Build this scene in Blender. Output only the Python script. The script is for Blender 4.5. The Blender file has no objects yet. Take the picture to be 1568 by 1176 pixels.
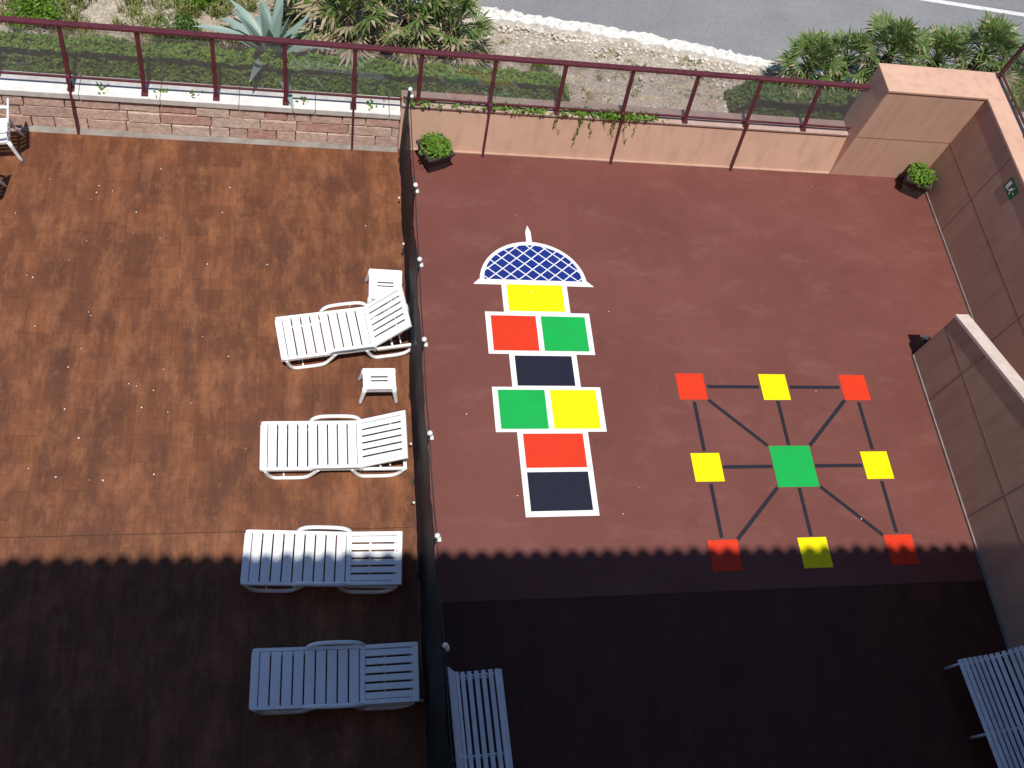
import bpy, math, random
import numpy as np
from mathutils import Vector, Matrix
from mathutils import noise as mn
random.seed(7); rng=np.random.default_rng(7)
sc=bpy.context.scene
rad=math.radians

# ------------------------------------------------------------------ materials
def new_mat(name):
    m=bpy.data.materials.new(name); m.use_nodes=True
    nt=m.node_tree; nt.nodes.clear()
    o=nt.nodes.new('ShaderNodeOutputMaterial'); b=nt.nodes.new('ShaderNodeBsdfPrincipled')
    nt.links.new(b.outputs[0],o.inputs[0])
    return m,nt,b,o
def node(nt,t,**k):
    n=nt.nodes.new(t)
    for a,v in k.items(): setattr(n,a,v)
    return n
def c4(c): return (c[0],c[1],c[2],1)
def coords(nt,scale=(1,1,1),rot=(0,0,0),loc=(0,0,0)):
    t=node(nt,'ShaderNodeTexCoord'); m=node(nt,'ShaderNodeMapping')
    m.inputs['Scale'].default_value=scale; m.inputs['Rotation'].default_value=rot; m.inputs['Location'].default_value=loc
    nt.links.new(t.outputs['Object'],m.inputs[0]); return m.outputs[0]
def noise(nt,vec,scale,detail=4,rough=.6):
    n=node(nt,'ShaderNodeTexNoise'); n.inputs['Scale'].default_value=scale; n.inputs['Detail'].default_value=detail
    n.inputs['Roughness'].default_value=rough
    nt.links.new(vec,n.inputs['Vector']); return n.outputs['Fac']
def ramp(nt,fac,stops):
    r=node(nt,'ShaderNodeValToRGB'); e=r.color_ramp.elements
    while len(e)<len(stops): e.new(.5)
    for i,(p,c) in enumerate(stops):
        e[i].position=p; e[i].color=c4(c) if not isinstance(c,(int,float)) else (c,c,c,1)
    nt.links.new(fac,r.inputs[0]); return r.outputs[0]
def mix(nt,fac,a,b,mode='MIX'):
    m=node(nt,'ShaderNodeMix',data_type='RGBA',blend_type=mode)
    for i,v in ((0,fac),(6,a),(7,b)):
        if isinstance(v,bpy.types.NodeSocket): nt.links.new(v,m.inputs[i])
        else: m.inputs[i].default_value=v if i==0 else c4(v)
    return m.outputs[2]
def bump(nt,b,h,strength=.3,dist=.01):
    n=node(nt,'ShaderNodeBump'); n.inputs['Strength'].default_value=strength; n.inputs['Distance'].default_value=dist
    nt.links.new(h,n.inputs['Height']); nt.links.new(n.outputs[0],b.inputs['Normal'])
def simple(name,c1,c2=None,scale=5,rough=.6,bs=.15,bscale=60,spec=.4,metal=0):
    m,nt,b,o=new_mat(name)
    if c2 is None: c2=tuple(x*.82 for x in c1)
    v=coords(nt)
    n=noise(nt,v,scale)
    col=ramp(nt,n,[(.35,c1),(.68,c2)])
    nt.links.new(col,b.inputs['Base Color'])
    b.inputs['Roughness'].default_value=rough; b.inputs['Specular IOR Level'].default_value=spec; b.inputs['Metallic'].default_value=metal
    if bs>.1: bump(nt,b,noise(nt,v,bscale,3),bs,.004)
    return m
def leafmat(name,cols,trans=.25,rough=.5,dark=.55):
    m,nt,b,o=new_mat(name)
    g=node(nt,'ShaderNodeNewGeometry')
    n=len(cols)
    col=ramp(nt,g.outputs['Random Per Island'],[(i/max(1,n-1),c) for i,c in enumerate(cols)])
    v=coords(nt)
    col2=mix(nt,ramp(nt,noise(nt,v,2.2,2),[(.35,0.0),(.65,dark)]),col,tuple(x*.35 for x in cols[0]))
    nt.links.new(col2,b.inputs['Base Color']); b.inputs['Roughness'].default_value=rough; b.inputs['Specular IOR Level'].default_value=.35
    tr=node(nt,'ShaderNodeBsdfTranslucent'); nt.links.new(col2,tr.inputs[0])
    mx=node(nt,'ShaderNodeMixShader'); mx.inputs[0].default_value=trans
    nt.links.new(b.outputs[0],mx.inputs[1]); nt.links.new(tr.outputs[0],mx.inputs[2]); nt.links.new(mx.outputs[0],o.inputs[0])
    return m

# ------------------------------------------------------------------ mesh builder
class MB:
    def __init__(s): s.v=[];s.f=[];s.m=[]
    def add(s,vs,fs,mi=0):
        o=len(s.v); s.v+= [tuple(v) for v in vs]; s.f+=[tuple(i+o for i in f) for f in fs]; s.m+=[mi]*len(fs)
    def box(s,x0,x1,y0,y1,z0,z1,mi=0,M=None):
        vs=[(x,y,z) for z in (z0,z1) for y in (y0,y1) for x in (x0,x1)]
        if M is not None: vs=[M@Vector(v) for v in vs]
        s.add(vs,[(0,2,3,1),(4,5,7,6),(0,1,5,4),(2,6,7,3),(0,4,6,2),(1,3,7,5)],mi)
    def rect(s,x0,x1,y0,y1,z,mi=0): s.add([(x0,y0,z),(x1,y0,z),(x1,y1,z),(x0,y1,z)],[(0,1,2,3)],mi)
    def poly(s,pts,mi=0): s.add(pts,[tuple(range(len(pts)))],mi)
    def prism(s,prof,axis,a0,a1,mi=0):
        n=len(prof); vs=[]
        for a in (a0,a1):
            for p in prof:
                vs.append({'x':(a,p[0],p[1]),'y':(p[0],a,p[1]),'z':(p[0],p[1],a)}[axis])
        fs=[tuple(range(n-1,-1,-1)),tuple(range(n,2*n))]+[(i,(i+1)%n,(i+1)%n+n,i+n) for i in range(n)]
        s.add(vs,fs,mi)
    def tube(s,pts,r,seg=8,mi=0,sub=0,flat=1.0):
        P=[Vector(p) for p in pts]
        if sub:
            Q=[]
            for i in range(len(P)-1):
                p0=P[max(i-1,0)];p1=P[i];p2=P[i+1];p3=P[min(i+2,len(P)-1)]
                for k in range(sub):
                    t=k/sub
                    Q.append(.5*((2*p1)+(p2-p0)*t+(2*p0-5*p1+4*p2-p3)*t*t+(3*p1-p0-3*p2+p3)*t**3))
            Q.append(P[-1]);P=Q
        n=len(P);vs=[];fs=[]
        ref=None
        for i in range(n):
            d=(P[min(i+1,n-1)]-P[max(i-1,0)]).normalized()
            if ref is None:
                ref=Vector((0,1,0)) if abs(d.y)<.9 else Vector((1,0,0))
            u=(ref-d*ref.dot(d)).normalized(); w=d.cross(u); ref=u
            rr=(r[0]+(r[1]-r[0])*i/(n-1)) if isinstance(r,(list,tuple)) else r
            for k in range(seg):
                a=2*math.pi*k/seg; vs.append(P[i]+u*math.cos(a)*rr*flat+w*math.sin(a)*rr)
        for i in range(n-1):
            for k in range(seg):
                fs.append((i*seg+k,i*seg+(k+1)%seg,(i+1)*seg+(k+1)%seg,(i+1)*seg+k))
        fs.append(tuple(range(seg-1,-1,-1)));fs.append(tuple((n-1)*seg+k for k in range(seg)))
        s.add(vs,fs,mi)
    def sphere(s,c,r,mi=0,n=8,sz=1):
        vs=[];fs=[]
        for i in range(n+1):
            th=math.pi*i/n
            for k in range(2*n):
                ph=math.pi*k/n; vs.append((c[0]+r*math.sin(th)*math.cos(ph),c[1]+r*math.sin(th)*math.sin(ph),c[2]+r*sz*math.cos(th)))
        for i in range(n):
            for k in range(2*n): fs.append((i*2*n+k,(i+1)*2*n+k,(i+1)*2*n+(k+1)%(2*n),i*2*n+(k+1)%(2*n)))
        s.add(vs,fs,mi)
    def build(s,name,mats,parent=None,smooth=False,bevel=0,M=None):
        me=bpy.data.meshes.new(name); me.from_pydata(s.v,[],s.f)
        for m in (mats if isinstance(mats,(list,tuple)) else [mats]): me.materials.append(m)
        me.polygons.foreach_set('material_index',s.m)
        if smooth: me.polygons.foreach_set('use_smooth',[True]*len(s.f))
        me.validate(); me.update()
        ob=bpy.data.objects.new(name,me); sc.collection.objects.link(ob)
        if parent: ob.parent=parent
        if M is not None: ob.matrix_local=M
        if bevel:
            b=ob.modifiers.new('b','BEVEL'); b.width=bevel; b.segments=2; b.limit_method='ANGLE'; b.angle_limit=rad(40)
        return ob
def empty(name,loc=(0,0,0),rz=0):
    e=bpy.data.objects.new(name,None); sc.collection.objects.link(e); e.location=loc; e.rotation_euler=(0,0,rz); e.empty_display_size=.2; return e
def leaves(mb,centers,size,mi=0,up=.3,asp=1.5):
    for c in centers:
        nrm=Vector(rng.normal(size=3)); nrm.z+=up*2; nrm.normalize()
        t=nrm.orthogonal().normalized(); t.rotate(Matrix.Rotation(rng.uniform(0,6.28),3,nrm)); w=nrm.cross(t)
        s=size*rng.uniform(.6,1.35); l=s*asp
        c=Vector(c)
        mb.add([c-t*l*.5,c+w*s*.42-t*l*.05,c+t*l*.5+nrm*s*.1,c-w*s*.42-t*l*.05],[(0,1,2,3)],mi)

M_white=simple('white_paint',(.82,.82,.80),(.74,.74,.72),9,.5,.1,40)
M_plastic=simple('white_plastic',(.88,.89,.90),(.81,.83,.85),6,.38,.05,30)
M_dred=simple('dark_red_metal',(.115,.026,.036),(.08,.019,.026),8,.4,.05)
M_black=simple('black_metal',(.02,.02,.022),(.03,.03,.03),8,.5,.05)
M_pot=simple('pot_grey',(.07,.06,.055),(.045,.04,.038),12,.7,.3)
M_soil=simple('soil',(.05,.03,.02),(.08,.05,.035),20,.95,.6,30)
M_concrete=simple('concrete',(.30,.27,.24),(.20,.17,.15),4,.85,.4,50)
M_bench=simple('bench_paint',(.78,.80,.84),(.66,.69,.74),10,.35,.05)

def plaster(name,c1,c2):
    m,nt,b,o=new_mat(name)
    v=coords(nt); v2=coords(nt,(6,6,.6))
    a=ramp(nt,noise(nt,v,1.3,6,.65),[(.3,c1),(.7,c2)])
    s=ramp(nt,noise(nt,v2,1.0,4),[(.48,0.),(.75,.4)])
    col=mix(nt,s,a,tuple(x*.62 for x in c2))
    nt.links.new(col,b.inputs['Base Color']); b.inputs['Roughness'].default_value=.9; b.inputs['Specular IOR Level'].default_value=.15
    bump(nt,b,noise(nt,v,90,3),.35,.004); return m
M_plaster=plaster('pink_plaster',(.66,.42,.31),(.58,.36,.265))
M_plaster_d=plaster('shaded_pink_plaster',(.52,.335,.25),(.44,.28,.21))  # same pink plaster, shade of the right-hand walls put into a darker colour
M_joint=simple('joint',(.24,.15,.12),None,8,.9,0)
M_coping=simple('coping_stone',(.80,.79,.76),(.62,.60,.56),6,.8,.3,50)

def floor_mat():
    m,nt,b,o=new_mat('play_floor_paint')
    v=coords(nt); v2=coords(nt,(1.0,2.2,1),(0,0,.5))
    base=ramp(nt,noise(nt,v,.55,5,.6),[(.3,(.136,.043,.034)),(.7,(.172,.058,.047))])
    sm=ramp(nt,noise(nt,v2,.9,7,.75),[(.52,0.),(.85,.45)])
    c=mix(nt,sm,base,(.27,.14,.115))
    sp=ramp(nt,noise(nt,v,38,2,.7),[(.71,0.),(.80,.45)])
    c=mix(nt,sp,c,(.30,.19,.16))
    dk=ramp(nt,noise(nt,v,1.7,6,.72),[(.55,0.),(.75,.4)])
    c=mix(nt,dk,c,(.088,.030,.026))
    nt.links.new(c,b.inputs['Base Color']); b.inputs['Roughness'].default_value=.62; b.inputs['Specular IOR Level'].default_value=.3
    bump(nt,b,noise(nt,v,120,2),.25,.003); return m
M_floor=floor_mat()
def patio_mat(name,dark=1.0,red=0):
    m,nt,b,o=new_mat(name)
    v=coords(nt,(1,1,1),(0,0,rad(90)))
    def brick(vec,w,h,c1,c2,mo,ms=.003):
        br=node(nt,'ShaderNodeTexBrick'); nt.links.new(vec,br.inputs[0])
        br.inputs['Scale'].default_value=1; br.inputs['Brick Width'].default_value=w; br.inputs['Row Height'].default_value=h
        br.inputs['Mortar Size'].default_value=ms; br.inputs['Color1'].default_value=c4(c1);br.inputs['Color2'].default_value=c4(c2);br.inputs['Mortar'].default_value=c4(mo)
        br.inputs['Mortar Smooth'].default_value=.5
        return br
    nn=node(nt,'ShaderNodeTexNoise'); nn.inputs['Scale'].default_value=3.; nn.inputs['Detail'].default_value=2; nt.links.new(v,nn.inputs['Vector'])
    vm=node(nt,'ShaderNodeVectorMath',operation='MULTIPLY_ADD'); nt.links.new(nn.outputs['Color'],vm.inputs[0]); vm.inputs[1].default_value=(.045,.045,0); nt.links.new(v,vm.inputs[2])
    b1=brick(vm.outputs[0],.40,.40,(.275,.098,.040),(.125,.044,.021),(.085,.030,.016),.005)
    v3=coords(nt,(1,1,1),(0,0,rad(90)),(.21,.37,0))
    b2=brick(v3,.80,.20,(.25,.094,.038),(.145,.054,.026),(.115,.042,.022),.002)
    c=mix(nt,.50,b1.outputs[0],b2.outputs[0])
    g=coords(nt,(26,2.2,1)); g2=coords(nt,(2.2,26,1))
    grain=mix(nt,.42,ramp(nt,noise(nt,g,1,4,.7),[(.3,.55),(.7,1.3)]),ramp(nt,noise(nt,g2,1,4,.7),[(.3,.65),(.7,1.25)]))
    c=mix(nt,.8,c,grain,'MULTIPLY')
    p=coords(nt)
    sv=coords(nt,(2.4,.30,1),(0,0,.03))
    stv=ramp(nt,noise(nt,sv,1.,6,.7),[(.40,0.),(.64,.66)])
    c=mix(nt,stv,c,(.090,.036,.022))
    st=ramp(nt,noise(nt,p,.75,8,.74),[(.42,0.),(.70,.70)])
    c=mix(nt,st,c,(.070,.029,.020))
    lt=ramp(nt,noise(nt,coords(nt,(1.8,.8,1),(0,0,0),(7,3,0)),1.5,8,.80),[(.48,0.),(.72,.66)])
    c=mix(nt,lt,c,(.37,.155,.072))
    sp=ramp(nt,noise(nt,p,30,2,.8),[(.70,0.),(.80,.45)])
    c=mix(nt,sp,c,(.36,.23,.17))
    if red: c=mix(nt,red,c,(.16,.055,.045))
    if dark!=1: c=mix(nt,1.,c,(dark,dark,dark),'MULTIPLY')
    nt.links.new(c,b.inputs['Base Color']); b.inputs['Roughness'].default_value=.58; b.inputs['Specular IOR Level'].default_value=.22
    bump(nt,b,noise(nt,g,1.5,3),.2,.003); return m
M_patio=patio_mat('stamped_wood_patio',.97); M_lowfloor=patio_mat('shade_darkened_floor',.44,.55)  # lower floor: separate brown surface, with extra shade darkening put into its colour

def paint(name,col):
    m,nt,b,o=new_mat(name); v=coords(nt)
    c=ramp(nt,noise(nt,v,3,5),[(.3,col),(.75,tuple(x*.86+.004 for x in col))])
    sp=ramp(nt,noise(nt,v,45,2,.7),[(.68,0.),(.8,.5)])
    c=mix(nt,sp,c,(.3,.15,.14))
    nt.links.new(c,b.inputs['Base Color']); b.inputs['Roughness'].default_value=.5; b.inputs['Specular IOR Level'].default_value=.2
    bump(nt,b,noise(nt,v,120,2),.2,.003); return m
P_w=paint('paint_white',(.86,.86,.86)); P_y=paint('paint_yellow',(.90,.79,.0)); P_r=paint('paint_red',(.70,.042,.012))
P_g=paint('paint_green',(.008,.40,.075)); P_k=paint('paint_black',(.013,.015,.032)); P_b=paint('paint_navy',(.010,.030,.22)); P_l=paint('paint_line',(.020,.019,.028))

# ------------------------------------------------------------------ ground
def terr():
    m,nt,b,o=new_mat('dirt_ground'); v=coords(nt)
    c=ramp(nt,noise(nt,v,1.2,6,.7),[(.3,(.40,.32,.25)),(.5,(.52,.45,.37)),(.7,(.30,.24,.18))])
    g=ramp(nt,noise(nt,v,3,5,.7),[(.54,0.),(.64,.5)])
    c=mix(nt,g,c,(.17,.17,.07))
    r=ramp(nt,noise(nt,v,25,3,.7),[(.4,.65),(.65,1.2)])
    c=mix(nt,1.,c,r,'MULTIPLY')
    nt.links.new(c,b.inputs['Base Color']); b.inputs['Roughness'].default_value=.95; b.inputs['Specular IOR Level'].default_value=.1
    bump(nt,b,noise(nt,v,18,5,.7),.8,.04); return m
M_dirt=terr()
mb=MB()
ys=[-400,-60,11.9,12.0,80,500]; zs=[-.06,-.06,-.06,.30,.30,.30]
for i in range(5):
    mb.add([(-500,ys[i],zs[i]),(500,ys[i],zs[i]),(500,ys[i+1],zs[i+1]),(-500,ys[i+1],zs[i+1])],[(0,1,2,3)])
mb.build('ground',M_dirt)
mb=MB(); mb.rect(-18,1.40,-1.2,11.22,0); mb.build('patio',M_patio)
mb=MB(); mb.rect(1.40,11.9,3.32,11.22,0); mb.rect(11.9,13,-1.2,9,-.02); mb.build('play_area_ground',M_floor)
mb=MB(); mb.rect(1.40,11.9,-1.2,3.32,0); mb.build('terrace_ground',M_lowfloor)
mb=MB()
mb.rect(-18,1.36,4.387,4.397,.004); mb.rect(1.45,10.0,3.312,3.322,.004)
mb.build('floor_joint',simple('floor_joint_dark',(.06,.028,.02),None,8,.9,0))

def kerbY(x):
    xs=[-60,-10,0,3.2,6.3,8.8,12,20,60]; yv=[17.5,15.1,14.5,14.25,13.95,13.45,13.0,12.4,8.]
    return float(np.interp(x,xs,yv)) 
def kerbS(x): return sum(kerbY(x+d) for d in (-1.2,-.6,0,.6,1.2))/5
mb=MB(); nx,ny=240,30; xs=np.linspace(-18,24,nx)
for i,x in enumerate(xs):
    yk=kerbS(x)-.02
    for j in range(ny):
        y=11.5+(yk-11.5)*j/(ny-1)
        z=.36+.08*mn.noise(Vector((x*1.1,y*1.1,0)))+.05*mn.noise(Vector((x*4,y*4,3)))+.03*mn.noise(Vector((x*13,y*13,3)))
        mb.v.append((x,y,z))
for i in range(nx-1):
    for j in range(ny-1):
        mb.f.append((i*ny+j,(i+1)*ny+j,(i+1)*ny+j+1,i*ny+j+1)); mb.m.append(0)
mb.build('verge_ground',M_dirt,smooth=True)
def asphalt():
    m,nt,b,o=new_mat('asphalt'); v=coords(nt)
    c=ramp(nt,noise(nt,v,.8,5),[(.3,(.205,.205,.212)),(.7,(.25,.25,.255))])
    c=mix(nt,1.,c,ramp(nt,noise(nt,v,60,2,.7),[(.35,.75),(.65,1.2)]),'MULTIPLY')
    c=mix(nt,ramp(nt,noise(nt,coords(nt,(.25,2,1)),1,5),[(.5,0.),(.7,.35)]),c,(.14,.14,.145))
    nt.links.new(c,b.inputs['Base Color']); b.inputs['Roughness'].default_value=.85
    bump(nt,b,noise(nt,v,80,2),.4,.005); return m
M_asph=asphalt()
mb=MB(); xs=np.linspace(-60,60,161)
for a,b_ in zip(xs[:-1],xs[1:]): mb.add([(a,kerbS(a),.34),(b_,kerbS(b_),.34),(b_,kerbS(b_)+7,.34),(a,kerbS(a)+7,.34)],[(0,1,2,3)])
mb.build('road',M_asph)
mb=MB()
for a,b_ in zip(xs[:-1],xs[1:]):
    mb.add([(a,kerbS(a)+2.98,.344),(b_,kerbS(b_)+2.98,.344),(b_,kerbS(b_)+3.10,.344),(a,kerbS(a)+3.10,.344)],[(0,1,2,3)])
mb.build('road_marking',simple('road_white',(.7,.7,.68),(.55,.55,.53),5,.7,.2))
mb=MB(); xs=np.arange(-30,30,.06); ring=[]
for x in xs:
    N=lambda f,k: mn.noise(Vector((x*f,k,0)))
    y=kerbS(x)+.05*N(2.3,0)+.05*N(9,1); w=.19+.08*N(3,5)+.08*N(11,5)
    h=.46+.04*N(4,9)
    ring.append([(x,y-w,.30),(x+.02*N(15,3),y-w*.8,h+.04*N(17,1)),(x,y,h+.04*N(13,2)),(x,y+w*.6,h-.01+.04*N(12,7)),(x,y+w*.75,.30)])
for i in range(len(ring)-1):
    for k in range(4): mb.add([ring[i][k],ring[i+1][k],ring[i+1][k+1],ring[i][k+1]],[(0,1,2,3)])
mb.build('kerb',simple('kerb_white',(.84,.82,.78),(.55,.51,.45),9,.9,.8,30))
mb=MB()
for i in range(900):
    x=rng.uniform(2.2,9.5); y=rng.uniform(11.8,kerbS(x)-.1) if rng.random()<.5 else kerbS(x)-abs(rng.normal()*.25)-.15; r=rng.uniform(.01,.045)
    mb.sphere((x,y,.37),r,0,3,.7)
mb.build('gravel',simple('stones',(.68,.64,.58),(.42,.37,.31),3,.9,.4))

# ------------------------------------------------------------------ walls
BT=.27; Y0=11.2
def face(z): return Y0+BT*z
sw=empty('stone_wall')
mb=MB(); mb.prism([(Y0+.03,-.05),(11.75,-.05),(11.75,.58),(face(.58)+.03,.58)],'x',-18,1.40); mb.build('mortar_core',simple('mortar',(.34,.27,.22),(.22,.17,.14),8,.95,.5,40),sw)
mb=MB(); z=.03
for row,hh in enumerate((.19,.18,.17)):
    x=-18+rng.uniform(0,.3)
    while x<1.36:
        w=rng.uniform(.28,.85); x1=min(x+w,1.38); g=.008
        a,b_=z+g*rng.uniform(.2,1.5),z+hh-g*rng.uniform(.2,1.5); pr=rng.uniform(-.010,.02)
        nn_=5
        bot=[(x+g+(x1-x-2*g)*k/(nn_-1),a+rng.uniform(-.006,.009)) for k in range(nn_)]
        topp=[(x+g+(x1-x-2*g)*k/(nn_-1),b_+rng.uniform(-.010,.005)) for k in range(nn_)][::-1]
        o_=bot+topp; L_=len(o_)
        vs=[(px,face(pz)-pr,pz) for px,pz in o_]+[(px,face(pz)+.09,pz) for px,pz in o_]
        mb.add(vs,[tuple(range(L_))]+[((k+1)%L_,k,k+L_,(k+1)%L_+L_) for k in range(L_)]); x=x1
    z+=hh
def stonemat():
    m,nt,b,o=new_mat('wall_stone'); g=node(nt,'ShaderNodeNewGeometry'); v=coords(nt)
    c=ramp(nt,g.outputs['Random Per Island'],[(0,(.48,.29,.235)),(.3,(.56,.42,.34)),(.55,(.44,.24,.19)),(.8,(.54,.41,.33)),(1,(.46,.30,.25))])
    c=mix(nt,1.,c,ramp(nt,noise(nt,v,9,5,.7),[(.3,.68),(.7,1.2)]),'MULTIPLY')
    nt.links.new(c,b.inputs['Base Color']); b.inputs['Roughness'].default_value=.9
    bump(nt,b,noise(nt,v,14,5,.7),.7,.03); return m
mb.build('stone_blocks',stonemat(),sw,bevel=.008)
mb=MB(); x=-18
while x<1.38:
    x1=min(x+1.2,1.39); mb.box(x+.003,x1-.003,face(.58)-.04,11.72,.58,.70); x=x1
mb.build('coping',M_coping,sw,bevel=.012)
mb=MB(); mb.prism([(Y0-.07,.002),(Y0+.02,.002),(Y0+.02,.05)],'x',-18,1.38); mb.build('base_fillet',M_concrete,sw)
pw=empty('retaining_wall')
mb=MB(); mb.prism([(Y0,-.05),(11.78,-.05),(11.78,.80),(face(.80),.80)],'x',1.40,9.535); mb.build('wall_body',M_plaster,pw)
mb=MB(); mb.box(1.40,9.53,face(.8)-.025,11.74,.803,.845); mb.build('top_ledge',simple('ledge',(.50,.36,.30),(.4,.27,.23),5,.8,.3),pw,bevel=.006)
mb=MB(); mb.box(1.45,9.5,Y0-.02,Y0+.03,.002,.03); mb.build('skirting',M_plaster_d,pw)
cp=empty('corner_pillar')
mb=MB(); mb.box(9.54,11.88,Y0,11.82,-.05,2.10); mb.build('pillar_body',M_plaster,cp,bevel=.01)
mb=MB(); mb.box(9.52,11.90,Y0-.015,11.84,2.10,2.15); mb.build('pillar_cap',M_plaster,cp,bevel=.01)
mb=MB(); mb.box(9.55,11.45,Y0-.003,Y0+.01,1.0,1.012); mb.build('joint_line',M_joint,cp)
bw=empty('boundary_wall')
mb=MB(); mb.box(11.45,11.88,-1.2,Y0-.002,-.05,2.10); mb.build('wall_body',M_plaster_d,bw)
mb=MB(); mb.box(11.43,11.90,-1.2,Y0-.018,2.10,2.15); mb.build('coping',M_plaster,bw,bevel=.008)
mb=MB(); mb.box(11.447,11.46,-1.2,Y0-.01,1.0,1.012)
for y in (9.9,7.4,4.9,2.4): mb.box(11.446,11.46,y,y+.012,0.,2.1)
mb.build('joint_line',M_joint,bw)
mb=MB(); mb.box(11.435,11.46,-1.2,Y0-.01,0.002,.05); mb.build('skirting',M_concrete,bw)
rw=empty('ramp_wall')
def top(y): return min(2.75,1.27+.375*(7.25-y))
yend=7.25-(2.75-1.27)/.375
prof=[(-1.2,-.05),(7.25,-.05),(7.25,1.25),(yend,2.73),(-1.2,2.73)]
mb=MB(); mb.prism(prof,'x',10.02,10.22); mb.build('wall_body',M_plaster_d,rw)
pc=[(7.27,1.245),(7.27,1.30),(yend,2.79),(-1.2,2.79),(-1.2,2.735),(yend,2.735)]
mb=MB(); mb.prism(pc,'x',10.00,10.24); mb.build('coping',simple('ramp_coping',(.72,.60,.53),(.62,.48,.41),5,.8,.3),rw)
mb=MB()
mb.box(10.017,10.03,-1.2,7.24,.98,.992)
for y in (6.35,4.3,2.2): mb.box(10.016,10.03,y,y+.012,0,top(y)-.03)
mb.build('joint_line',M_joint,rw)
mb=MB(); mb.box(10.0,10.03,-1.2,7.24,.002,.05); mb.build('skirting',M_concrete,rw)
mb=MB()
for i in range(9): mb.box(10.225,11.43,-1.2 if i==8 else 6.9-.43*(i+1),6.9-.43*i-.001,0,.16*(i+1))
mb.build('staircase',M_plaster_d)

# ------------------------------------------------------------------ glass railing
def glassmat():
    m=bpy.data.materials.new('tinted_glass'); m.use_nodes=True; nt=m.node_tree; nt.nodes.clear()
    o=nt.nodes.new('ShaderNodeOutputMaterial'); t=nt.nodes.new('ShaderNodeBsdfTransparent'); t.inputs[0].default_value=(.80,.78,.79,1)
    g=nt.nodes.new('ShaderNodeBsdfGlossy'); g.inputs['Roughness'].default_value=.03; g.inputs[0].default_value=(.9,.9,.9,1)
    d=nt.nodes.new('ShaderNodeBsdfDiffuse'); d.inputs[0].default_value=(.42,.40,.41,1)
    m1=nt.nodes.new('ShaderNodeMixShader'); m1.inputs[0].default_value=.14
    m2=nt.nodes.new('ShaderNodeMixShader'); m2.inputs[0].default_value=.06
    nt.links.new(t.outputs[0],m1.inputs[1]); nt.links.new(d.outputs[0],m1.inputs[2]); nt.links.new(m1.outputs[0],m2.inputs[1]); nt.links.new(g.outputs[0],m2.inputs[2]); nt.links.new(m2.outputs[0],o.inputs[0]); return m
M_glass=glassmat()
gr=empty('glass_railing')
ZR=1.72
posts=[-10.2,-9.1,-8.03,-6.95,-5.87,-4.79,-3.71,-2.63,-1.55,-.47,.61,1.66,2.86,4.03,5.19,6.35,7.50,8.62,9.70]
long_=[-8.03,-3.71,.61,2.86,5.19,7.50]
def leanbox(mb,x0,x1,z0,z1,o0,o1,mi=0):
    vs=[]
    for z in (z0,z1):
        for o in (o0,o1):
            for x in (x0,x1): vs.append((x,face(z)+o,z))
    mb.add(vs,[(0,2,3,1),(4,5,7,6),(0,1,5,4),(2,6,7,3),(0,4,6,2),(1,3,7,5)],mi)
mb=MB()
for x in posts:
    zb=.70 if x<1.4 else .845
    leanbox(mb,x-.032,x+.032,zb,ZR-.012,.0,.05)
    leanbox(mb,x-.05,x+.05,zb,zb+.035,-.03,.08)
mb.build('posts',M_dred,gr,bevel=.004)
mb=MB()
for x in long_: leanbox(mb,x-.018,x+.018,.0,.93,-.075,-.045); leanbox(mb,x-.026,x+.026,.86,.97,-.08,-.005)
mb.build('stay_rods',M_dred,gr)
mb=MB(); leanbox(mb,-12,9.73,ZR-.01,ZR+.03,-.02,.07)
leanbox(mb,-12,1.40,.885,.915,.012,.038); leanbox(mb,1.41,9.70,.92,.95,.012,.038)
mb.build('rails',M_dred,gr,bevel=.004)
mb=MB()
for a,b_ in zip(posts[:-1],posts[1:]):
    zb=.915 if b_<1.5 else .95
    if a<1.4<b_: zb=.95
    p=[(a+.036,face(zb)+.025,zb),(b_-.036,face(zb)+.025,zb),(b_-.036,face(ZR-.03)+.025,ZR-.03),(a+.036,face(ZR-.03)+.025,ZR-.03)]
    mb.poly(p)
mb.build('glass_panels',M_glass,gr)
sr=empty('side_glass_railing')
mb=MB()
for y in (11.72,10.3,8.9,7.5,6.1,4.7,3.3,1.9,.5): mb.box(11.80,11.86,y-.03,y+.03,2.15,3.05)
mb.box(11.795,11.865,-.9,11.75,3.05,3.09); mb.box(11.81,11.85,-.9,11.69,2.24,2.27)
mb.build('frame',M_dred,sr,bevel=.004)
mb=MB(); mb.poly([(11.83,-.9,2.27),(11.83,11.68,2.27),(11.83,11.68,3.05),(11.83,-.9,3.05)]); mb.build('glass_panels',M_glass,sr)

# ------------------------------------------------------------------ black mesh fence
def netmat():
    m=bpy.data.materials.new('black_net'); m.use_nodes=True; nt=m.node_tree; nt.nodes.clear()
    o=nt.nodes.new('ShaderNodeOutputMaterial'); t=nt.nodes.new('ShaderNodeBsdfTransparent'); d=nt.nodes.new('ShaderNodeBsdfPrincipled')
    d.inputs['Base Color'].default_value=(.022,.024,.026,1); d.inputs['Roughness'].default_value=.7; d.inputs['Specular IOR Level'].default_value=.2
    mx=nt.nodes.new('ShaderNodeMixShader'); mx.inputs[0].default_value=.93; nt.links.new(t.outputs[0],mx.inputs[1]); nt.links.new(d.outputs[0],mx.inputs[2]); nt.links.new(mx.outputs[0],o.inputs[0]); return m
mf=empty('mesh_fence')
py=[10.95,9.06,7.74,6.44,5.06,3.70,2.39,1.05,-.3]
HT=1.62
def topx(y): return .012+.06*max(0,min(1,(5.5-y)/4))
mb=MB(); ny=420; nz=8
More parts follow.
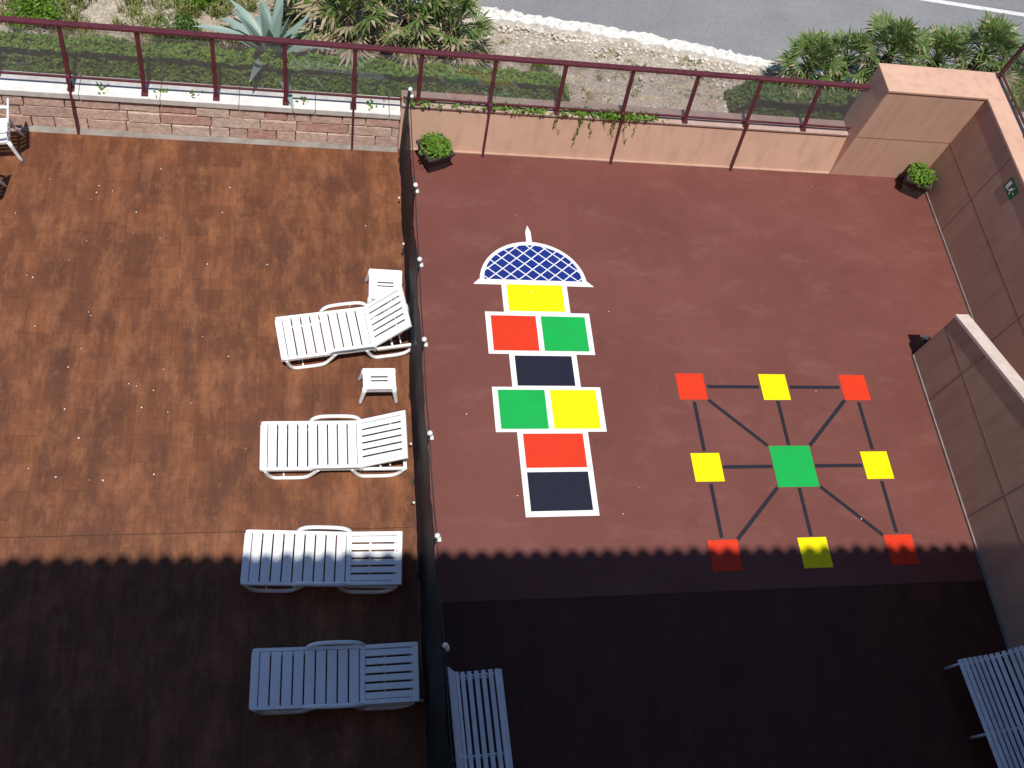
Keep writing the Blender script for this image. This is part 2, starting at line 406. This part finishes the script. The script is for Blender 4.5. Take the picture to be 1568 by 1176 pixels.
for i in range(ny+1):
    y=-1.15+(11.1+1.15)*i/ny
    k=min(abs(y-p) for p in py)
    for j in range(nz+1):
        h=HT-.05-.07*min(1,k/.65)+.02*mn.noise(Vector((y*5,0,0)))
        z=.02+(h-.02)*j/nz
        x=1.405+.030*mn.noise(Vector((y*1.6,z*1.3,0)))+.010*mn.noise(Vector((y*6,z*2,4)))+topx(y)*j/nz
        mb.v.append((x,y,z))
for i in range(ny):
    for j in range(nz):
        mb.f.append((i*(nz+1)+j,(i+1)*(nz+1)+j,(i+1)*(nz+1)+j+1,i*(nz+1)+j+1)); mb.m.append(0)
mb.build('net',netmat(),mf,smooth=True)
mb=MB()
for y in py:
    mb.tube([(1.435,y,0),(1.425+topx(y),y,HT)],.02,8)
    mb.box(1.38,1.49,y-.05,y+.05,.0,.012)
for a,b_ in zip(py[:-1],py[1:]):
    mid=(a+b_)/2; mb.tube([(1.43+topx(a),a,HT-.03),(1.43+topx(mid),mid,HT-.10),(1.43+topx(b_),b_,HT-.03)],.008,6,sub=4)
mb.build('poles',M_black,mf)
mb=MB()
for y in py: mb.sphere((1.43+topx(y),y,HT+.03),.036,0,6); mb.box(1.425+topx(y),1.49+topx(y),y-.03,y+.03,HT-.14,HT-.09)
for y in (10.35,9.2,7.9,5.9,5.0,2.4): mb.sphere((1.355,y-.35,.35+rng.uniform(-.2,.2)),.020,0,5)
mb.build('pole_caps',M_white,mf,smooth=True)

# ------------------------------------------------------------------ hopscotch
Z1,Z2=.004,.008
hs=MB()
def cell(x0,x1,y0,y1,mi): hs.rect(x0,x1,y0,y1,Z2,mi)
W=.085
hs.rect(2.97,4.065,4.50,5.84,Z1,0); hs.rect(2.65,4.365,5.84,6.60,Z1,0); hs.rect(2.97,4.055,6.60,7.18,Z1,0)
hs.rect(2.65,4.365,7.18,7.95,Z1,0); hs.rect(2.96,4.055,7.95,8.50,Z1,0)
cell(2.97+W,4.065-W,4.50+W,5.19,5); cell(2.97+W,4.065-W,5.19+W*.8,5.84-.03,3)
cell(2.65+W,3.465,5.84+.05,6.60-.05,4); cell(3.465+W,4.365-W,5.84+.05,6.60-.05,2)
cell(2.97+W,4.055-W,6.60+.02,7.18-.03,5)
cell(2.65+W,3.465,7.18+.06,7.95-.07,3); cell(3.465+W,4.365-W,7.18+.06,7.95-.07,4)
cell(2.96+W,4.055-W,7.95+.02,8.50-.02,2)
cx0,yb,hw,hh=3.51,8.50,.90,.84
arc=[(cx0+hw*math.cos(math.pi*i/40),yb+.0+hh*math.sin(math.pi*i/40),Z1+.0005) for i in range(41)]
hs.poly(arc,0)
arc=[(cx0+(hw-.08)*math.cos(math.pi*i/40),yb+.07+(hh-.14)*math.sin(math.pi*i/40),Z2) for i in range(41)]
hs.poly(arc,6)
hs.poly([(2.50,8.47,Z1+.001),(4.52,8.47,Z1+.001),(4.42,8.57,Z1+.001),(2.60,8.57,Z1+.001)],0)
hs.poly([(cx0-.05,9.30,Z1+.001),(cx0+.05,9.30,Z1+.001),(cx0+.045,9.55,Z1+.001),(cx0+.0,9.68,Z1+.001),(cx0-.045,9.55,Z1+.001)],0)
def clipline(p,d,zz):
    a,b_=hw-.08,hh-.14
    px,pyy=p[0]-cx0,p[1]-(yb+.07)
    A=(d[0]/a)**2+(d[1]/b_)**2; B=2*(px*d[0]/a**2+pyy*d[1]/b_**2); C=(px/a)**2+(pyy/b_)**2-1
    D=B*B-4*A*C
    if D<=0: return
    t0,t1=(-B-math.sqrt(D))/2/A,(-B+math.sqrt(D))/2/A
    tb=-pyy/d[1]; t0=max(t0,tb)
    if t1-t0<.05: return
    n=Vector((-d[1],d[0])).normalized()*.009
    a0=Vector((p[0]+d[0]*t0,p[1]+d[1]*t0)); a1=Vector((p[0]+d[0]*t1,p[1]+d[1]*t1))
    q=[a0-n,a1-n,a1+n,a0+n]; hs.poly([(k.x,k.y,zz) for k in q],0)
for k in range(-9,10):
    clipline((cx0+k*.25,yb+.07),(1,.85),.010); clipline((cx0+k*.25,yb+.07),(-1,.85),.0115)
hs.build('hopscotch_marking',[P_w,P_l,P_y,P_r,P_g,P_k,P_b])
gm=MB(); gx,gy,sx,sy=7.315,5.235,1.435,1.39
def line(p,q,w=.032,z=.004):
    d=(q-p).normalized();n=Vector((-d.y,d.x))*w
    gm.poly([(*(p-n),z),(*(q-n),z),(*(q+n),z),(*(p+n),z)],1)
P={(i,j):Vector((gx+i*sx,gy+j*sy)) for i in (-1,0,1) for j in (-1,0,1)}
def seg(a,b_,ra,rb,z=.004):
    p,q=P[a],P[b_]; d=(q-p).normalized(); line(p+d*ra,q-d*rb,.030,z)
for i in (-1,0): seg((i,1),(i+1,1),.27,.27)
for i in (-1,1):
    for j in (-1,0): seg((i,j),(i,j+1),.27,.27)
seg((0,-1),(0,0),.25,.36);seg((0,1),(0,0),.25,.36);seg((-1,0),(0,0),.25,.36);seg((1,0),(0,0),.25,.36)
for i in (-1,1):
    for j in (-1,1): seg((i,j),(0,0),.34,.50)
for (i,j),p in P.items():
    h=.345 if (i,j)==(0,0) else .235
    mi=4 if (i,j)==(0,0) else (3 if i*j!=0 else 2)
    gm.rect(p.x-h,p.x+h,p.y-h,p.y+h,.0045,mi)
gm.build('playground_grid_marking',[P_w,P_l,P_y,P_r,P_g])

# ------------------------------------------------------------------ sun loungers
def lounger(x,y,rz,ang,z=0):
    e=empty('sun_lounger',(x,y,z),rz)
    SZ=.33
    mb=MB()
    for s in (-1,1):
        mb.box(0.02,1.33,s*.345-.022,s*.345+.022,SZ-.055,SZ+.004)
        mb.box(1.33,1.98,s*.345-.02,s*.345+.02,SZ-.10,SZ-.055)
    n=9; x0=.085; L=1.30-x0
    for i in range(n):
        a=x0+L*i/n; mb.box(a+.009,a+L/n-.009,-.322,.322,SZ-.022,SZ)
    mb.box(0.0,.085,-.36,.36,SZ-.05,SZ+.006); mb.box(-.012,.012,-.33,.33,SZ-.12,SZ-.03)
    mb.box(1.93,1.98,-.325,.325,SZ-.10,SZ-.055); mb.box(1.30,1.34,-.325,.325,SZ-.05,SZ-.024)
    mb.box(1.6,1.63,-.325,.325,SZ-.10,SZ-.06)
    mb.build('seat',M_plastic,e,bevel=.006)
    mb=MB(); BL=.72
    for s in (-1,1): mb.box(0.0,BL,s*.335-.028,s*.335+.028,-.03,.012)
    mb.box(0.0,.06,-.31,.31,-.02,.006); mb.box(BL-.075,BL,-.345,.345,-.028,.010)
    for i in range(6):
        c=-.31+.62*(i+.5)/6; mb.box(.06,BL-.075,c-.040,c+.040,-.018,.0)
    M=Matrix.Translation((1.31,0,SZ+.012))@Matrix.Rotation(-rad(ang),4,'Y')
    mb.build('backrest',M_plastic,e,bevel=.008,M=M)
    mb=MB()
    tx=1.31+.5*math.cos(rad(ang)); tz=SZ+.5*math.sin(rad(ang))-.02
    if ang>15:
        for s in (-.24,.24): mb.tube([(tx,s,tz),(1.75,s,SZ-.08)],.012,6)
        mb.tube([(1.75,-.3,SZ-.08),(1.75,.3,SZ-.08)],.012,6)
    for s in (-1,1):
        yy=s*.352
        mb.tube([(.06,yy,SZ-.04),(.10,yy,.12),(.17,yy,.03),(.30,yy,.018),(.52,yy,.018),(.62,yy,.05),(.70,yy,.16),(.77,yy,SZ-.04)],.027,8,sub=4)
        mb.tube([(1.22,yy,SZ-.04),(1.28,yy,.13),(1.36,yy,.03),(1.48,yy,.018),(1.70,yy,.018),(1.82,yy,.05),(1.90,yy,.14),(1.94,yy,SZ-.08)],.027,8,sub=4)
    mb.tube([(.3,-.352,.03),(.3,.352,.03)],.012,6)
    mb.build('legs',M_plastic,e,smooth=True)
    mb=MB()
    for s in (-1,1):
        yy=s*.365
        mb.tube([(.66,yy,SZ-.01),(.70,yy,SZ+.07),(.80,yy+s*.01,SZ+.115),(1.0,yy+s*.015,SZ+.12),(1.22,yy+s*.01,SZ+.115),(1.32,yy,SZ+.07),(1.36,yy,SZ-.02)],.02,8,sub=4,flat=1.4)
    mb.build('armrests',M_plastic,e,smooth=True)
    return e
lounger(-.50,7.20,rad(9.5),43)
lounger(-.70,5.50,rad(0.5),26)
lounger(-.87,3.94,rad(-3),6)
lounger(-.72,2.40,rad(-1),7)

def side_table(x,y,rz,hx=.235,hy=.17):
    e=empty('side_table',(x,y,0),rz); mb=MB()
    mb.box(-hx,hx,-hy,-.045,.40,.43);mb.box(-hx,hx,.045,hy,.40,.43);mb.box(-hx,-.12,-.045,.045,.40,.43);mb.box(.12,hx,-.045,.045,.40,.43)
    mb.box(-.12,.12,-.02,.02,.405,.425)
    mb.box(-hx+.01,hx-.01,-hy+.008,-hy+.02,.31,.402); mb.box(-hx+.01,hx-.01,hy-.02,hy-.008,.31,.402)
    mb.box(-hx+.008,-hx+.02,-hy+.02,hy-.02,.31,.402); mb.box(hx-.02,hx-.008,-hy+.02,hy-.02,.31,.402)
    mb.build('table_top',M_plastic,e,bevel=.01)
    mb=MB()
    for a in (-1,1):
        for b_ in (-1,1):
            mb.tube([(a*(hx-.03),b_*(hy-.03),.40),(a*(hx+.0),b_*(hy-.0),.2),(a*(hx+.035),b_*(hy+.03),.0)],[.04,.024],8,sub=2)
    mb.build('legs',M_plastic,e,smooth=True)
side_table(.925,6.50,rad(1)); side_table(1.06,8.13,rad(-2),.25,.27)

# monobloc garden chair, back on local +x
def chair(x,y,rz):
    e=empty('plastic_chair',(x,y,0),rz); mb=MB()
    for i in range(6): mb.box(-.24,.20,-.22+.44*i/6+.006,-.22+.44*(i+1)/6-.006,.42,.44)
    mb.box(-.26,-.235,-.24,.24,.39,.442); mb.box(.20,.24,-.24,.24,.39,.442)
    for s in (-1,1): mb.box(-.235,.20,s*.23-.012,s*.23+.012,.39,.443)
    mb.build('seat',M_plastic,e,bevel=.006)
    mb=MB(); M=Matrix.Translation((.215,0,.44))@Matrix.Rotation(rad(14),4,'Y')
    for i in range(5): mb.box(-.010,.010,-.20+.40*i/5+.010,-.20+.40*(i+1)/5-.010,.0,.36,0,M)
    mb.box(-.014,.016,-.235,.235,.34,.44,0,M)
    for s in (-1,1): mb.box(-.014,.014,s*.215-.018,s*.215+.018,-.02,.40,0,M)
    mb.build('backrest',M_plastic,e,bevel=.010)
    mb=MB()
    for s in (-1,1):
        mb.tube([(.22,s*.22,.42),(.27,s*.245,.2),(.33,s*.27,0)],[.034,.022],8,sub=2)
        mb.tube([(-.26,s*.30,0),(-.245,s*.275,.3),(-.24,s*.262,.60),(-.18,s*.262,.655),(.05,s*.262,.66),(.26,s*.24,.67)],.024,8,sub=3)
    mb.build('legs_and_arms',M_plastic,e,smooth=True)
chair(-4.80,10.72,rad(8)); chair(-4.98,9.78,rad(-6))

# ------------------------------------------------------------------ slatted benches
def bench(x,y,rz,flip,L=2.0):
    e=empty('slatted_bench',(x,y,0),rz); s=-1 if flip else 1
    prof=[(-.36,.80),(-.33,.72),(-.30,.63),(-.265,.54),(-.215,.465),(-.14,.43),(-.05,.42),(.04,.42),(.13,.425),(.22,.435),(.30,.43),(.35,.39)]
    mb=MB()
    for i,(px,pz) in enumerate(prof):
        q=prof[min(i+1,len(prof)-1)]; p=prof[max(i-1,0)]
        a=math.atan2(q[1]-p[1],q[0]-p[0])
        M=Matrix.Translation((s*px,0,pz))@Matrix.Rotation(-a*s,4,'Y')
        mb.box(-.029,.029,-L/2,L/2,-.010,.010,0,M)
    mb.build('slats',M_bench,e,bevel=.004)
    mb=MB()
    for yy in (-L/2+.05,0,L/2-.05):
        mb.tube([(s*px-.0,yy,pz-.022) for px,pz in prof],.017,6)
        mb.tube([(s*.30,yy,.41),(s*.32,yy,.2),(s*.34,yy,0)],.022,6); mb.tube([(s*-.22,yy,.44),(s*-.28,yy,.2),(s*-.34,yy,0)],.022,6)
        mb.tube([(s*-.28,yy,.2),(s*.32,yy,.2)],.014,6)
    mb.build('frame',M_bench,e,smooth=True)
bench(2.02,1.33,rad(2),False); bench(9.32,1.15,rad(5),True)

# ------------------------------------------------------------------ planters
L_bright=leafmat('planter_leaf',[(.10,.22,.02),(.20,.36,.04),(.14,.28,.03),(.26,.42,.07)],.35,.5,.2)
def planter(x,y,rz,seed):
    e=empty('planter',(x,y,0),rz); mb=MB()
    def ring(h,z): return [(-h,-h,z),(h,-h,z),(h,h,z),(-h,h,z)]
    rs=[ring(.17,0),ring(.225,.36),ring(.245,.36),ring(.245,.41),ring(.215,.41),ring(.21,.36)]
    for a,b_ in zip(rs[:-1],rs[1:]):
        for k in range(4): mb.add([a[k],a[(k+1)%4],b_[(k+1)%4],b_[k]],[(0,1,2,3)])
    mb.poly(rs[0][::-1]); mb.build('pot',M_pot,e,bevel=.006)
    mb=MB(); mb.poly(ring(.212,.37)); mb.build('soil',M_soil,e)
    mb=MB(); cs=[]
    for i in range(1100):
        r=abs(rng.normal())*.13; a=rng.uniform(0,6.28); r=min(r,.27)
        hgt=.41+.11*math.exp(-(r/.18)**2)+rng.uniform(-.04,.04)+.04*math.sin(a*3+seed)
        if rng.random()<.4: r=rng.uniform(.05,.26); hgt=.42+rng.uniform(-.05,.08)
        cs.append((r*math.cos(a),r*math.sin(a),hgt))
    leaves(mb,cs,.045,0,.8); mb.build('foliage',L_bright,e)
planter(1.98,10.93,rad(24),1); planter(11.13,10.92,rad(-28),2)

# ------------------------------------------------------------------ exit sign & lamp
es=empty('exit_sign'); mb=MB(); mb.box(11.437,11.447,9.28,9.60,1.74,1.96,0)
mb.build('panel',paint('sign_green',(.01,.16,.05)),es,bevel=.002)
mb=MB()
def sgn(pts): mb.poly([(11.4345,9.60-a*.32,1.74+b_*.22) for a,b_ in pts])
sgn([(.12,.15),(.12,.85),(.34,.85),(.34,.15)]); sgn([(.50,.62),(.62,.74),(.70,.66),(.60,.40),(.72,.15),(.64,.12),(.52,.36),(.44,.2),(.38,.24),(.50,.45)])
sgn([(.62,.78),(.66,.90),(.73,.84)]); sgn([(.78,.46),(.92,.46),(.92,.56),(.78,.56)])
mb.build('pictogram',M_white,es)
bl=empty('bulkhead_lamp'); mb=MB(); mb.box(10.03,10.18,7.273,7.33,.22,.36); mb.box(10.02,10.19,7.33,7.40,.20,.38)
mb.build('housing',M_black,bl,bevel=.008)
mb=MB(); mb.sphere((10.10,7.38,.38),.045,0,6); mb.build('diffuser',M_white,bl,smooth=True)

# ------------------------------------------------------------------ plants
L_hedge=leafmat('hedge_leaf',[(.10,.21,.015),(.18,.33,.03),(.13,.26,.02),(.23,.38,.05)],.35,.5,.15)
L_dark=leafmat('dark_leaf',[(.06,.13,.02),(.11,.22,.03),(.07,.16,.022)],.3,.5,.3)
L_grass=leafmat('dry_grass',[(.24,.28,.06),(.38,.37,.12),(.17,.26,.04),(.46,.41,.18)],.3)
L_palm=leafmat('palm_leaf',[(.12,.19,.05),(.20,.29,.09),(.15,.24,.06),(.27,.35,.13)],.3,.4,.2)
L_palmdry=leafmat('palm_dry',[(.46,.38,.24),(.34,.27,.16),(.58,.50,.35)],.2,.6,.2)
M_trunk=simple('trunk',(.14,.09,.055),(.08,.05,.03),20,.95,.9,25)
M_agave=leafmat('agave_leaf',[(.22,.31,.27),(.29,.39,.35),(.25,.35,.30)],.05,.45,.1)
M_core=simple('hedge_core',(.03,.06,.010),(.05,.09,.018),9,.9,.5)
def hedge(name,x0,x1,y0,y1,zt,n,mat,size=.05):
    e=empty(name)
    mb=MB()
    xs=np.linspace(x0,x1,int((x1-x0)*8)); yy=np.linspace(y0,y1,8)
    def H(x,y):
        u=(y-y0)/(y1-y0); edge=min(1,min(x-x0,x1-x)/.3+.1)
        s=1-.35*max(0,1-u/.25)**2-.8*max(0,(u-.65)/.35)**2
        return .38+(zt-.38)*s*edge+.10*mn.noise(Vector((x*1.7,y*1.7,1)))+.07*mn.noise(Vector((x*5,y*5,1)))
    for x in xs:
        for y in yy: mb.v.append((x,y,H(x,y)-.05))
    for i in range(len(xs)-1):
        for j in range(7): mb.f.append((i*8+j,(i+1)*8+j,(i+1)*8+j+1,i*8+j+1)); mb.m.append(0)
    mb.build('hedge_core',M_core,e)
    mb=MB(); cs=[]
    for i in range(n):
        x=rng.uniform(x0,x1); y=rng.uniform(y0-.05,y1+.05); cs.append((x,y,max(.36,H(x,min(max(y,y0),y1))+rng.uniform(-.05,.06))))
    leaves(mb,cs,size,0,.9); mb.build('hedge_leaves',mat,e)
hedge('ivy_hedge',-9,4.45,11.78,12.5,.88,18000,L_hedge,.060)
hedge('ivy_hedge',7.55,12.3,11.86,12.7,.95,7500,L_dark,.062)

def palm(x,y,z0,zc,R,nl,seed,dry=.35,name='fan_palm'):
    r=np.random.default_rng(seed)
    e=empty(name,(x,y,0))
    mb=MB(); mb.tube([(0,0,z0-.05),(.02,0,(z0+zc)/2),(0,0,zc-.05)],[.15,.11],10,sub=3); mb.build('trunk',M_trunk,e)
    mb=MB()
    for i in range(nl):
        u=(i+.5)/nl; el=rad(84-108*u+r.uniform(-10,10)); az=i*2.39996+r.uniform(-.4,.4)
        d=Vector((math.cos(az)*math.cos(el),math.sin(az)*math.cos(el),math.sin(el)))
        L=R*r.uniform(.42,.66); base=Vector((0,0,zc)); c=base+d*L; c.z-=.10*L*math.cos(el)
        isdry=u>1-dry
        mb.tube([base,base+d*L*.5,c],.009,4,1 if isdry else 0)
        side=d.cross(Vector((0,0,1))); 
        if side.length<.1: side=Vector((1,0,0))
        side.normalize(); nrm=side.cross(d).normalized()
        fr=R*r.uniform(.38,.52); nb=13
        tw=r.uniform(-.7,.7); s2=side*math.cos(tw)+nrm*math.sin(tw)
        for k in range(nb):
            a=rad(-95+190*k/(nb-1)); dd=(d*math.cos(a)+s2*math.sin(a)).normalized()
            ln=fr*(1-.22*abs(a)/rad(105))*r.uniform(.88,1.12)
            w=(d*-math.sin(a)+s2*math.cos(a)).normalized()*ln*.060
            nn=dd.cross(w).normalized()*ln*.02*(1 if k%2 else -1)
            m_=c+dd*ln*.55; m_.z-=.03*ln; tip=c+dd*ln; tip.z-=r.uniform(.05,.38)*ln
            drytip= isdry or r.random()<.12+dry*.5
            mb.add([c,m_-w+nn,m_+w-nn],[(0,1,2)],1 if isdry and r.random()<.75 else 0)
            mb.add([m_-w+nn,tip,m_+w-nn],[(0,1,2)],1 if drytip and r.random()<.8 else 0)
    mb.build('fronds',[L_palm,L_palmdry],e)
palm(.55,13.15,.35,1.05,1.05,50,1,.50); palm(1.55,13.25,.35,1.15,1.05,54,2,.50); palm(2.35,13.1,.35,1.0,.9,46,3,.48)
palm(-.1,13.95,.35,1.0,.9,40,9,.4)
palm(8.95,12.75,.35,1.10,.78,46,4,.2); palm(9.75,12.95,.35,1.15,.7,42,5,.15); palm(10.45,12.85,.35,1.45,.85,48,6,.25); palm(11.5,12.9,.35,1.35,.8,46,7,.25); palm(12.3,12.85,.35,1.65,.85,48,8,.25)

def agave(x,y,R,seed):
    r=np.random.default_rng(seed); mb=MB()
    n=30
    for i in range(n):
        u=i/n; az=i*2.39996+r.uniform(-.15,.15); el=rad(82-56*u+r.uniform(-6,6)); L=R*(.80+.3*u)*r.uniform(.85,1.1)
        h=Vector((math.cos(az),math.sin(az),0)); s=Vector((-math.sin(az),math.cos(az),0)); up=Vector((0,0,1))
        K=10; p=Vector((x,y,.38))+h*.03; e=el
        rows=[]
        for k in range(K+1):
            t=k/K; w=R*.085*(.75+.9*t-1.65*t*t) if t<1 else .001
            w=max(w,.002); nrm=(-h*math.sin(e)+up*math.cos(e))
            rows.append([p-s*w+nrm*w*.45,p-nrm*w*.15,p+s*w+nrm*w*.45])
            dirv=h*math.cos(e)+up*math.sin(e); p=p+dirv*L/K; e-=rad(3.5*u+ (r.uniform(0,9) if u>.4 else r.uniform(0,2)))
        base=len(mb.v)
        for rr in rows: mb.v+= [tuple(q) for q in rr]
        for k in range(K):
            for j in range(2): mb.f.append((base+k*3+j,base+k*3+j+1,base+k*3+4+j,base+k*3+3+j)); mb.m.append(0)
    return mb.build('agave_plant',M_agave,smooth=True)
agave(-.72,12.58,1.38,3)

def bush(name,x,y,r0,h,n,mat,size):
    mb=MB(); cs=[]
    lob=[(rng.uniform(-.6,.6)*r0,rng.uniform(-.5,.5)*r0,rng.uniform(.3,.8)*h,rng.uniform(.35,.6)*r0) for _ in range(9)]
    for i in range(n):
        l=lob[rng.integers(len(lob))]; v=rng.normal(size=3); v/=np.linalg.norm(v); q=l[3]*rng.uniform(.7,1.05)
        cs.append((x+l[0]+v[0]*q,y+l[1]+v[1]*q,max(.36,.4+l[2]+v[2]*q*.7)))
    leaves(mb,cs,size,0,.3); mb.tube([(x,y,.3),(x,y,.4+h*.5)],.03,6,1)
    for l in lob: mb.tube([(x,y,.4),(x+l[0],y+l[1],.4+l[2])],.012,5,1)
    return mb.build(name,[mat,M_trunk])
bush('shrub',-2.25,12.85,.55,.45,2600,L_dark,.045); bush('shrub',-4.5,13.2,.5,.3,1600,L_hedge,.04)
bush('shrub',-1.9,14.0,.4,.3,1300,L_hedge,.04); bush('shrub',13.6,13.2,.8,.7,3000,L_dark,.06); bush('shrub',4.0,12.9,.22,.12,400,L_hedge,.04)
bush('shrub',9.3,12.45,.55,.55,2200,L_hedge,.05); bush('shrub',11.0,12.45,.6,.8,2600,L_dark,.05); bush('shrub',12.9,12.5,.6,.9,2200,L_hedge,.05)

def grass(name,regions,mats):
    mb=MB()
    for (x0,x1,y0,y1,n,hmin,hmax) in regions:
        for i in range(n):
            cxx=rng.uniform(x0,x1); cyy=rng.uniform(y0,y1)
            if mn.noise(Vector((cxx*1.6,cyy*1.6,8)))<-.12: continue
            for k in range(7):
                a=rng.uniform(0,6.28); h=rng.uniform(hmin,hmax); b=Vector((cxx+rng.normal()*.03,cyy+rng.normal()*.03,.34)); d=Vector((math.cos(a),math.sin(a),0)); s=Vector((-d.y,d.x,0))*.007
                m_=b+d*h*.25+Vector((0,0,h*.7)); t=b+d*h*.75+Vector((0,0,h))
                mb.add([b-s,b+s,m_+s,m_-s],[(0,1,2,3)],0); mb.add([m_-s,m_+s,t],[(0,1,2)],0)
    mb.build(name,mats)
grass('grass',[(-7,-.2,12.4,14.6,1700,.08,.28),(-.5,3.2,12.4,13.4,450,.08,.22),(2.6,9.0,12.0,13.6,260,.03,.10),(8,14,12.4,12.9,400,.06,.2)],[L_grass])

mb=MB()
def vine(x,z0,ln):
    p=Vector((x,face(z0)-.04,z0)); cs=[]; pts=[p.copy()]
    for k in range(int(ln/.035)):
        p=p+Vector((rng.normal()*.014,0,-.033)); 
        if p.z<.05: break
        p.y=face(p.z)-.03 if p.z<.80 else face(.8)-.05
        pts.append(p.copy())
        if rng.random()<.75: cs.append((p.x+rng.normal()*.015,p.y-.015,p.z))
    if len(pts)>2: mb.tube(pts,.003,4,1)
    leaves(mb,cs,.035,0,.0)
for x in (4.02,4.1,4.45,4.5,4.62,4.9,5.05,5.1,5.18,5.28,5.5): vine(x,.86,rng.uniform(.2,.62))
for c0,n in ((3.1,90),(3.6,70),(4.4,110),(5.0,220),(5.15,160),(5.6,90),(1.7,70),(2.4,40)):
    leaves(mb,[(c0+rng.normal()*.16,face(.84)+rng.uniform(-.06,.12),.86+abs(rng.normal())*.04) for _ in range(n)],.05,0,.6)
for c0,n in ((-3.3,14),(-1.9,8),(-.2,12),(-2.4,6),(.9,12)):
    leaves(mb,[(c0+rng.normal()*.05,face(.6)+rng.uniform(-.02,.2),.71+abs(rng.normal())*.02) for _ in range(n)],.05,0,.6)
mb.build('hanging_ivy',[L_bright,M_trunk])

mb=MB(); cs=[]
for i in range(55):
    x=rng.normal()*1.8-2.8; y=rng.uniform(5,10.6)
    if x<1.2: cs.append((x,y,.012))
for i in range(10): cs.append((rng.uniform(1.6,9.8),rng.uniform(4.2,10.9),.012))
for c in cs:
    s=rng.uniform(.006,.016); a=rng.uniform(0,6.28); t=Vector((math.cos(a),math.sin(a),rng.uniform(-.15,.15)))*s; w=Vector((-math.sin(a),math.cos(a),0))*s*.7; c=Vector(c)
    mb.add([c-t,c+w,c+t,c-w],[(0,1,2,3)])
mb.build('litter',M_white)

# ------------------------------------------------------------------ hotel building behind the viewpoint
bd=empty('hotel_building'); bd.rotation_euler=(0,0,-.0168)
M_fac=plaster('facade',(.42,.28,.20),(.36,.24,.17)); M_win=simple('window_glass',(.03,.04,.05),None,5,.1,0,spec=.6)
AZ=10.; EL=72.5; eY=-.52; eZ=(4.02-eY)*math.tan(rad(EL))/math.cos(rad(AZ))
mb=MB(); mb.box(-24,24,-13,-1.2,-.05,13.55); mb.build('walls',M_fac,bd)
mb=MB()
for fl in range(4):
    for i in range(14):
        x=-20+i*3.1; z=.2+fl*3.2+ (0 if fl else .1)
        mb.box(x-.8,x+.8,-1.21,-1.17,z,z+2.2,1); 
        for q in ((x-.86,x-.8,z,z+2.26),(x+.8,x+.86,z,z+2.26),(x-.8,x+.8,z+2.2,z+2.26),(x-.02,x+.02,z,z+2.2)): mb.box(q[0],q[1],-1.215,-1.14,q[2],q[3],0)
mb.build('windows',[M_white,M_win],bd)
mb=MB(); mb.prism([(-1.3,eZ-.35),(eY-.03,eZ-.10),(eY-.03,eZ-.02),(-7.2,eZ+2.58),(-13.8,eZ-.02),(-13.8,eZ-.35)],'x',-24.6,24.6); mb.build('roof',M_plaster_d,bd)
mb=MB(); mb.box(-24,24,-13,-1.25,13.55,eZ-.3); mb.build('upper_wall',M_fac,bd)
mb=MB(); per=.26
x=-24.5; slope=2.6/6.65
while x<24.5:
    mb.tube([(x,eY-.005+rng.uniform(-.010,.010),eZ-.05),(x,-7.1,eZ-.05+slope*(7.1+eY))],.10,10); x+=per
mb.build('roof_tiles',simple('terracotta',(.35,.14,.08),(.25,.1,.06),4,.8,.2),bd,smooth=True)

# ------------------------------------------------------------------ light, world, camera
w=bpy.data.worlds.new('World'); sc.world=w; w.use_nodes=True; nt=w.node_tree
bg=nt.nodes['Background']; sky=nt.nodes.new('ShaderNodeTexSky'); sky.sky_type='NISHITA'; sky.sun_disc=False
sky.sun_elevation=rad(EL); sky.sun_rotation=rad(180+AZ); sky.air_density=1.0; sky.dust_density=.2; sky.ozone_density=7
nt.links.new(sky.outputs[0],bg.inputs[0]); bg.inputs[1].default_value=.10
sd=bpy.data.lights.new('sun','SUN'); sd.energy=4.6; sd.angle=rad(.5); sd.color=(1,.955,.88)
so=bpy.data.objects.new('sun',sd); sc.collection.objects.link(so); so.rotation_euler=(rad(90-EL),0,-rad(AZ)); so.location=(0,-20,40)
cam=bpy.data.cameras.new('camera'); co=bpy.data.objects.new('camera',cam); sc.collection.objects.link(co)
R=np.array([[0.9787,-0.00614,-0.20522],[-0.09086,0.88339,-0.45975],[0.18411,0.4686,0.86401]])
Mx=Matrix(R.tolist()).to_4x4(); q=Mx.to_quaternion(); q.normalize()
co.rotation_mode='QUATERNION'; co.rotation_quaternion=q; co.location=(0,0,12.5)
cam.sensor_width=36; cam.lens=1448.62/1568*36; cam.clip_end=2000; cam.clip_start=.05
sc.camera=co
sc.view_settings.view_transform='Standard'; sc.view_settings.look='None'; sc.view_settings.exposure=0
